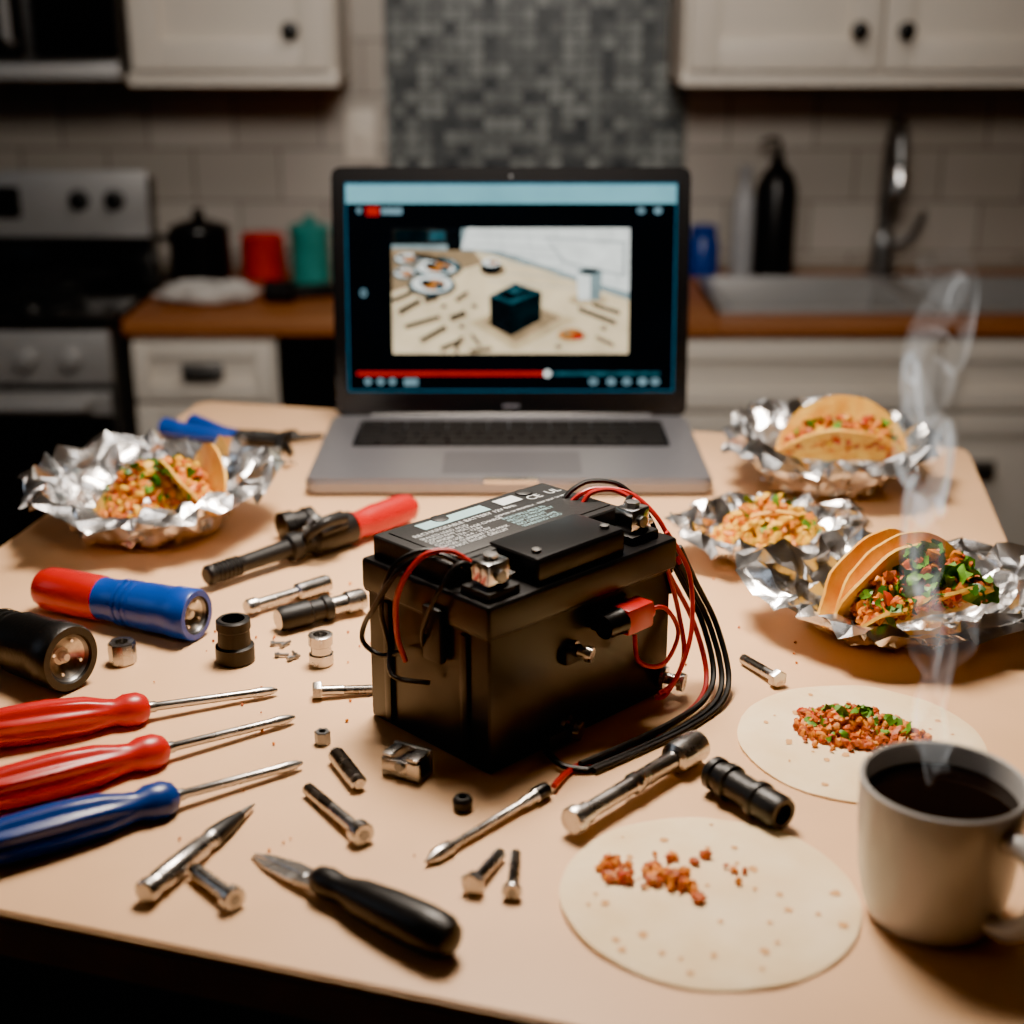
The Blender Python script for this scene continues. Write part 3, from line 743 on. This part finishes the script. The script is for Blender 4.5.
# ================================================================ TOOLS
def screwdriver(name,A,C,hl,m,tip='flat',r=.0135,zt=.004):
    A=V((A[0],A[1],r+.0008));C=V((C[0],C[1],zt));M=align(A,C);L=(C-A).length
    b=B()
    b.lathe([(0,r*.45),(.003,r*.72),(.008,r*.86),(.02,r*.93),(hl*.40,r),(hl*.62,r*.92),(hl*.74,r*.68),(hl*.80,r*.62),(hl*.85,r*.78),(hl*.93,r*.80),(hl*.98,r*.62),(hl,r*.4)],M,m,48,flute=(8,.16,.004,hl*.70))
    b.lathe([(hl-.002,.0036,M_steel),(hl+.004,.0036),(hl+.005,.0029),(L-.018,.0028),(L-.012,.0033),(L-.004,.0026),(L,.0010)],M,M_steel,16)
    return b.done(name)
screwdriver('screwdriver',(-.325,.789),(-.155,.866),.103,M_red)
screwdriver('screwdriver',(-.300,.713),(-.138,.827),.113,M_red)
screwdriver('screwdriver',(-.283,.657),(-.125,.768),.114,M_dblue)
M_lens=mat('flashlight_led',(.8,.74,.62,1),.2,0,var=.05)
M_refl=mat('flashlight_reflector',(.5,.47,.42,1),.3,1,var=.3,nscale=200)
def flash(name,A,C,r,mb,mh,L0,rb=.85):
    z=r+.0006;A=V((A[0],A[1],r*rb+.0006));C=V((C[0],C[1],z));M=align(A,C);L=(C-A).length
    b=B()
    R=r*rb
    b.lathe([(0,R*.5,mb),(.003,R*.8,mb),(.010,R*.96,mb),(.02,R,mb),(L0-.014,R,mb),(L0-.012,R*.94,mb),(L0,R*.94,mh),(L0+.004,R*.98,mh),(L0+.02,R,mh),(L0+.03,r*.94,mh),(L-.02,r*.95,mh),(L-.018,r,mh),(L-.002,r,mh),(L,r*.95,mh),(L,r*.74,mh),(L-.002,r*.70,M_blkm),(L-.004,r*.62,M_dsteel),(L-.008,r*.42,M_refl),(L-.010,r*.26,M_refl),(L-.0095,r*.20,M_lens)],M,mb,40)
    for k in range(3):b.lathe([(L0+.006+k*.006,R*1.02),(L0+.008+k*.006,R*1.05),(L0+.010+k*.006,R*1.02)],M,mh,40,cap=False)
    b.lathe([(L-.0105,.0035),(L-.006,.004),(L-.004,.0025)],M,M_lens,16)
    for k in range(4):
        a=k*math.pi/2+.5;b.lathe([(L-.006,.0012),(L-.0035,.0012)],M@Matrix.Translation((r*.5*math.cos(a),r*.5*math.sin(a),0)),M_chrome,8)
    return b.done(name)
flash('flashlight',(-.356,1.014),(-.225,.954),.0190,M_red,M_blue,.072,.88)
flash('flashlight',(-.415,.957),(-.291,.872),.0230,M_rub,M_rub,.07,.82)
b=B();b.lathe([(0,.0125),(.001,.0135),(.012,.0135),(.013,.0115),(.024,.0110),(.025,.0120),(.031,.0118),(.032,.0105),(.032,.008),(.020,.0078)],Matrix.Translation((-.1925,.920,0)),M_blkm,32);b.done('socket_adapter')
def bolt(name,A,C,r=.0035,hr=.0065,hl=.006,thread=.5,m=M_steel,head='hex',z=None):
    z=z or hr*.9;A=V((A[0],A[1],r+.0002));C=V((C[0],C[1],z));M=align(C,A);L=(C-A).length
    b=B();s=6 if head=='hex' else 20
    b.lathe([(0,hr*.9),(.0008,hr),(hl-.0006,hr),(hl,hr*.92)],M,m,s,flat=head=='hex')
    if head!='hex':b.lathe([(-.0004,hr*.5,M_dsteel),(-.0002,hr*.5,M_dsteel)],M,M_dsteel,6)
    p=[(hl-.0005,r)]
    t0=L*(1-thread);p.append((t0,r));x=t0
    while x<L-.001:p+=[(x+.0005,r*.84),(x+.001,r)];x+=.001
    p.append((L,r*.7));b.lathe(p,M,m,16);return b.done(name)
bolt('bolt',(-.118,.738),(-.080,.684),.0038,.0068,.008,.45,head='cyl')
bolt('bolt',(-.091,.868),(-.131,.861),.0034,.0062,.006,.5)
bolt('bolt',(.160,.915),(.179,.877),.0036,.0064,.006,.6)
bolt('bolt',(-.006,.671),(-.021,.637),.0034,.0066,.005,.8)
bolt('bolt',(.002,.671),(.000,.632),.0030,.0052,.004,.8,head='cyl')
bolt('bolt',(-.166,.6535),(-.139,.624),.0042,.0066,.006,.1,head='cyl')
b=B();M=align((-.107,.778,.0055),(-.088,.740,.0055));p=[(0,.003),(.002,.0048)]
for k in range(14):p+=[(.004+k*.0024,.0052),(.0052+k*.0024,.0038)]
p+=[(.040,.0052),(.042,.003)];b.lathe(p,M,M_steel,16);b.done('threaded_spring')
def rod(name,A,C,prof,m,seg=24,rz=None):
    L=(V(C[:2])-V(A[:2])).length;z=max(p[1] for p in prof)+.0003
    M=align((A[0],A[1],z),(C[0],C[1],z));b=B();b.lathe([(p[0]*L,)+tuple(p[1:]) for p in prof],M,m,seg);return b.done(name)
rod('socket_extension',(-.198,.997),(-.143,1.046),[(0,.0050),(.03,.0060),(.12,.0060),(.14,.0042),(.6,.0042),(.62,.0068),(.96,.0070),(1,.0065),(1,.0042),(.9,.0042)],M_steel)
rod('socket_wrench_bit',(-.170,.968),(-.112,1.008),[(0,.0075,M_blkm),(.05,.0092,M_blkm),(.35,.0094,M_blkm),(.37,.0082,M_blkm),(.50,.0082,M_blkm),(.52,.0096,M_blkm),(.60,.0096,M_blkm),(.62,.0070),(.78,.0072),(.80,.0086),(.97,.0086),(1,.0080),(1,.005),(.93,.005)],M_steel)
rod('socket_extension',(.032,.691),(.112,.779),[(0,.0072),(.015,.0080),(.05,.0080),(.06,.0062),(.12,.0062),(.13,.0052),(.45,.0052),(.46,.0064),(.50,.0064),(.51,.0056),(.78,.0058),(.80,.0095),(.84,.0100),(.97,.0100),(1,.0092),(1,.0055),(.95,.0055)],M_steel,28)
rod('cable_connector',(.116,.745),(.149,.697),[(0,.0085),(.03,.0102),(.10,.0102),(.12,.0088),(.20,.0088),(.22,.0108),(.30,.0108),(.32,.0090),(.62,.0090),(.64,.0110),(.70,.0110),(.72,.0098),(.95,.0100),(1,.0090),(1,.006),(.92,.006)],M_rub,28)
rod('lens_ring_adapter',(-.196,1.158),(-.172,1.176),[(0,.010),(.02,.0125),(.35,.0128),(.4,.011),(.7,.011),(.75,.0125),(1,.0125),(1,.009),(.9,.009)],M_rub,28)
b=B();b.lathe([(0,.0075),(.001,.0085),(.008,.0085),(.009,.0072),(.014,.0072),(.015,.0085),(.022,.0085),(.0225,.0075),(.0225,.005),(.016,.005)],Matrix.Translation((-.132,.915,0)),M_steel,28);b.done('metal_socket')
b=B();b.lathe([(0,.0085),(.001,.0095),(.015,.0095),(.016,.0088),(.016,.005),(.004,.005)],Matrix.Translation((-.270,.917,0))@Matrix.Rotation(.3,4,'Z'),M_steel,8,flat=True);b.done('hex_nut')
b=B();b.lathe([(0,.0045),(.0005,.005),(.008,.005),(.0085,.0045),(.0085,.0025),(.002,.0025)],Matrix.Translation((-.117,.800,0)),M_dsteel,6,flat=True);b.done('hex_nut')
b=B();b.lathe([(0,.0045),(.0012,.0055),(.006,.0058),(.008,.0045),(.0082,.0025),(.004,.002)],Matrix.Translation((-.028,.722,0)),M_blkm,20);b.done('rubber_grommet')
b=B()
for x,y,a in((-.172,.944,.2),(-.164,.940,1.0),(-.156,.918,.7),(-.150,.922,2.0),(-.166,.925,.1)):
    b.lathe([(0,.0018),(.003,.002),(.0032,.0012),(.010,.0011)],align((x,y,.0022),(x+.01*math.cos(a),y+.01*math.sin(a),.0018)),M_dsteel,10)
b.done('loose_screws')
b=B();MC=Matrix.Translation((-.062,.762,0))@Matrix.Rotation(-.5,4,'Z')
b.box((0,0,.002),(.026,.016,.004),M_dsteel,.0008,MC)
b.box((0,.0065,.009),(.026,.0025,.014),M_dsteel,.0006,MC);b.box((0,-.0065,.007),(.026,.0025,.010),M_steel,.0006,MC)
b.box((-.009,0,.0145),(.006,.016,.002),M_steel,.0005,MC);b.box((.008,0,.0145),(.008,.016,.002),M_steel,.0005,MC)
b.lathe([(0,.003),(.020,.003)],MC@align((0,-.010,.009),(0,.01,.009)),M_dsteel,12)
b.lathe([(0,.0045),(.004,.0045),(.0042,.002)],MC@Matrix.Translation((.0,0,.0045)),M_chrome,14)
b.done('metal_clamp')
b=B();A=V((.021,.737,.0050));C=V((-.046,.663,.0030));M=align(A,C);L=(C-A).length
b.lathe([(0,.0025,M_blk),(.002,.0045,M_blk),(.012,.0048,M_blk),(.014,.0036,M_steel),(.022,.0034),(.024,.0026),(L-.022,.0026),(L-.018,.0042),(L-.008,.0042),(L,.0006)],M,M_steel,16)
b.done('test_probe')
b=B();A=V((-.186,.628,.0074));C=V((-.146,.722,.003));M=align(A,C);L=(C-A).length
b.lathe([(0,.0052),(.001,.0064),(.006,.0064),(.007,.0056),(.012,.0056),(.013,.0062),(.05,.0062),(.052,.0054),(.058,.0054,M_steel),(.060,.0060,M_dsteel),(.075,.0050,M_blkm),(.088,.0030,M_blkm),(L-.004,.0016,M_steel),(L,.0005,M_steel)],M,M_steel,24)
b.done('scriber_pen')
b=B()
A=V((-.101,.641,.0085));C=V((-.027,.581,.0125));M=align(A,C);L=(C-A).length
b.lathe([(0,.0048),(.003,.0072),(.010,.0082),(.016,.0074),(.022,.0072),(.034,.0098),(.056,.0114),(.076,.0118),(.088,.0108),(L-.002,.0080),(L,.004)],M,M_rub,36)
d=(V((-.139,.673,0))-V((-.100,.640,0)));a=math.atan2(d.y,d.x)
MK=Matrix.Translation((-.100,.640,.0062))@Matrix.Rotation(a,4,'Z')@Matrix.Rotation(rad(6),4,'Y')
bl=[(-.004,-.0060),(.020,-.0082),(.040,-.0055),(.052,-.0012),(.040,-.0008),(.012,-.0004),(-.004,-.0004)]
b.prism(bl,-.0012,.0012,M_steel,MK,.0004,1)
bl2=[(-.004,.0006),(.012,.0006),(.040,.0004),(.051,.0014),(.038,.0050),(.018,.0068),(-.004,.0058)]
b.prism(bl2,-.0012,.0012,M_steel,MK,.0004,1)
b.lathe([(0,.0028),(.003,.0028),(.0034,.002)],MK@Matrix.Translation((.010,0,-.0012)),M_dsteel,14)
b.done('pointed_multitool_knife')
b=B();A=V((-.238,1.048,.0120));C=V((-.086,1.203,.0172));M=align(A,C);L=(C-A).length
p=[(0,.006,M_blkm),(.002,.0082,M_blkm)]
for k in range(7):p+=[(.006+k*.004,.0084,M_blkm),(.008+k*.004,.0072,M_blkm)]
p+=[(.036,.0070,M_blkm),(.078,.0078,M_blkm),(.080,.0115,M_blkm),(.088,.0120,M_blkm),(.090,.0095,M_blkm),(.100,.0100,M_blkm),(.104,.0138,M_blkm),(.145,.0140,M_blkm),(.152,.0112,M_red),(.160,.0120,M_red),(.170,.0130,M_red),(L-.018,.0132,M_red),(L-.006,.0118,M_red),(L,.0070,M_red)]
b.lathe(p,M,M_blkm,32)
u=V((.5,-.5,.7)).normalized()
b.tube([M@V((0,0,.094)),M@V((0,0,.094))+u*.018,M@V((0,0,.104))+u*.030,M@V((0,0,.125))+u*.026],.0042,M_blkm,10)
b.box((0,0,0),(.016,.016,.030),M_blkm,.003,Matrix.Translation(M@V((0,0,.118))+V((.004,-.004,.010)))@M.to_3x3().to_4x4())
b.lathe([(0,.008),(.01,.008),(.012,.004)],align(M@V((0,0,.120))+V((-.006,.006,.004)),M@V((0,0,.120))+V((-.02,.02,.012))),M_dsteel,16)
b.done('soldering_torch')
b=B()
b.tube([(-.366,1.476,.011),(-.345,1.462,.011),(-.318,1.452,.010),(-.290,1.449,.009)],.008,M_blue,12,6,rr=lambda u:.0105-.004*u)
b.tube([(-.341,1.498,.010),(-.325,1.482,.010),(-.304,1.462,.009),(-.286,1.452,.009)],.008,M_blue,12,6,rr=lambda u:.0095-.003*u)
b.lathe([(0,.012),(.006,.0125),(.010,.011),(.011,.004)],Matrix.Translation((-.278,1.449,.003)),M_dsteel,24)
b.tube([(-.285,1.445,.008),(-.262,1.440,.008),(-.235,1.428,.007),(-.222,1.400,.006)],.006,M_blkm,10,6,rr=lambda u:.0075-.005*u)
b.tube([(-.285,1.453,.008),(-.258,1.454,.008),(-.228,1.452,.007),(-.198,1.462,.006)],.006,M_blkm,10,6,rr=lambda u:.0075-.005*u)
b.tube([(-.236,1.40,.006),(-.236,1.43,.014),(-.229,1.47,.006)],.0045,M_blkm,10,6)
b.done('pliers')

# ================================================================ LIGHT & CAMERA
light('pendant_light',(-.02,1.12,TZ+.82),(.0,1.0,TZ),.28,15.5,(1,.85,.70),spread=112)
light('background_fill_light',(.1,2.25,2.46),(0,3.1,.95),.9,19,(1,.92,.84))  # added fill that brightens the kitchen background, no fixture behind it
light('backsplash_fill_light',(.0,.2,2.42),(0,3.4,1.05),.7,13,(1,.91,.82),spread=62)  # added fill, reaches under the wall cabinets to lighten the backsplash
light('left_fill_light',(-1.9,.7,1.9),(0,1.0,1.1),.8,3,(.72,.85,1))  # added cool side fill; the left wall has no window
w=bpy.data.worlds.new('World');bpy.context.scene.world=w;w.use_nodes=True
w.node_tree.nodes['Background'].inputs[0].default_value=(.6,.7,.9,1);w.node_tree.nodes['Background'].inputs[1].default_value=.05
cam=bpy.data.cameras.new('camera');co=bpy.data.objects.new('camera',cam);COL.objects.link(co)
co.location=(0,0,TZ+.43);co.rotation_euler=(rad(90-19.2),0,0)
cam.sensor_width=36;cam.lens=1450/1024*36;cam.clip_start=.02
cam.dof.use_dof=True;cam.dof.focus_distance=.95;cam.dof.aperture_fstop=4.0
bpy.context.scene.camera=co
try:
    vs=bpy.context.scene.view_settings;vs.view_transform='AgX';vs.look='AgX - Punchy';vs.exposure=.12
except Exception as ex:print(ex)
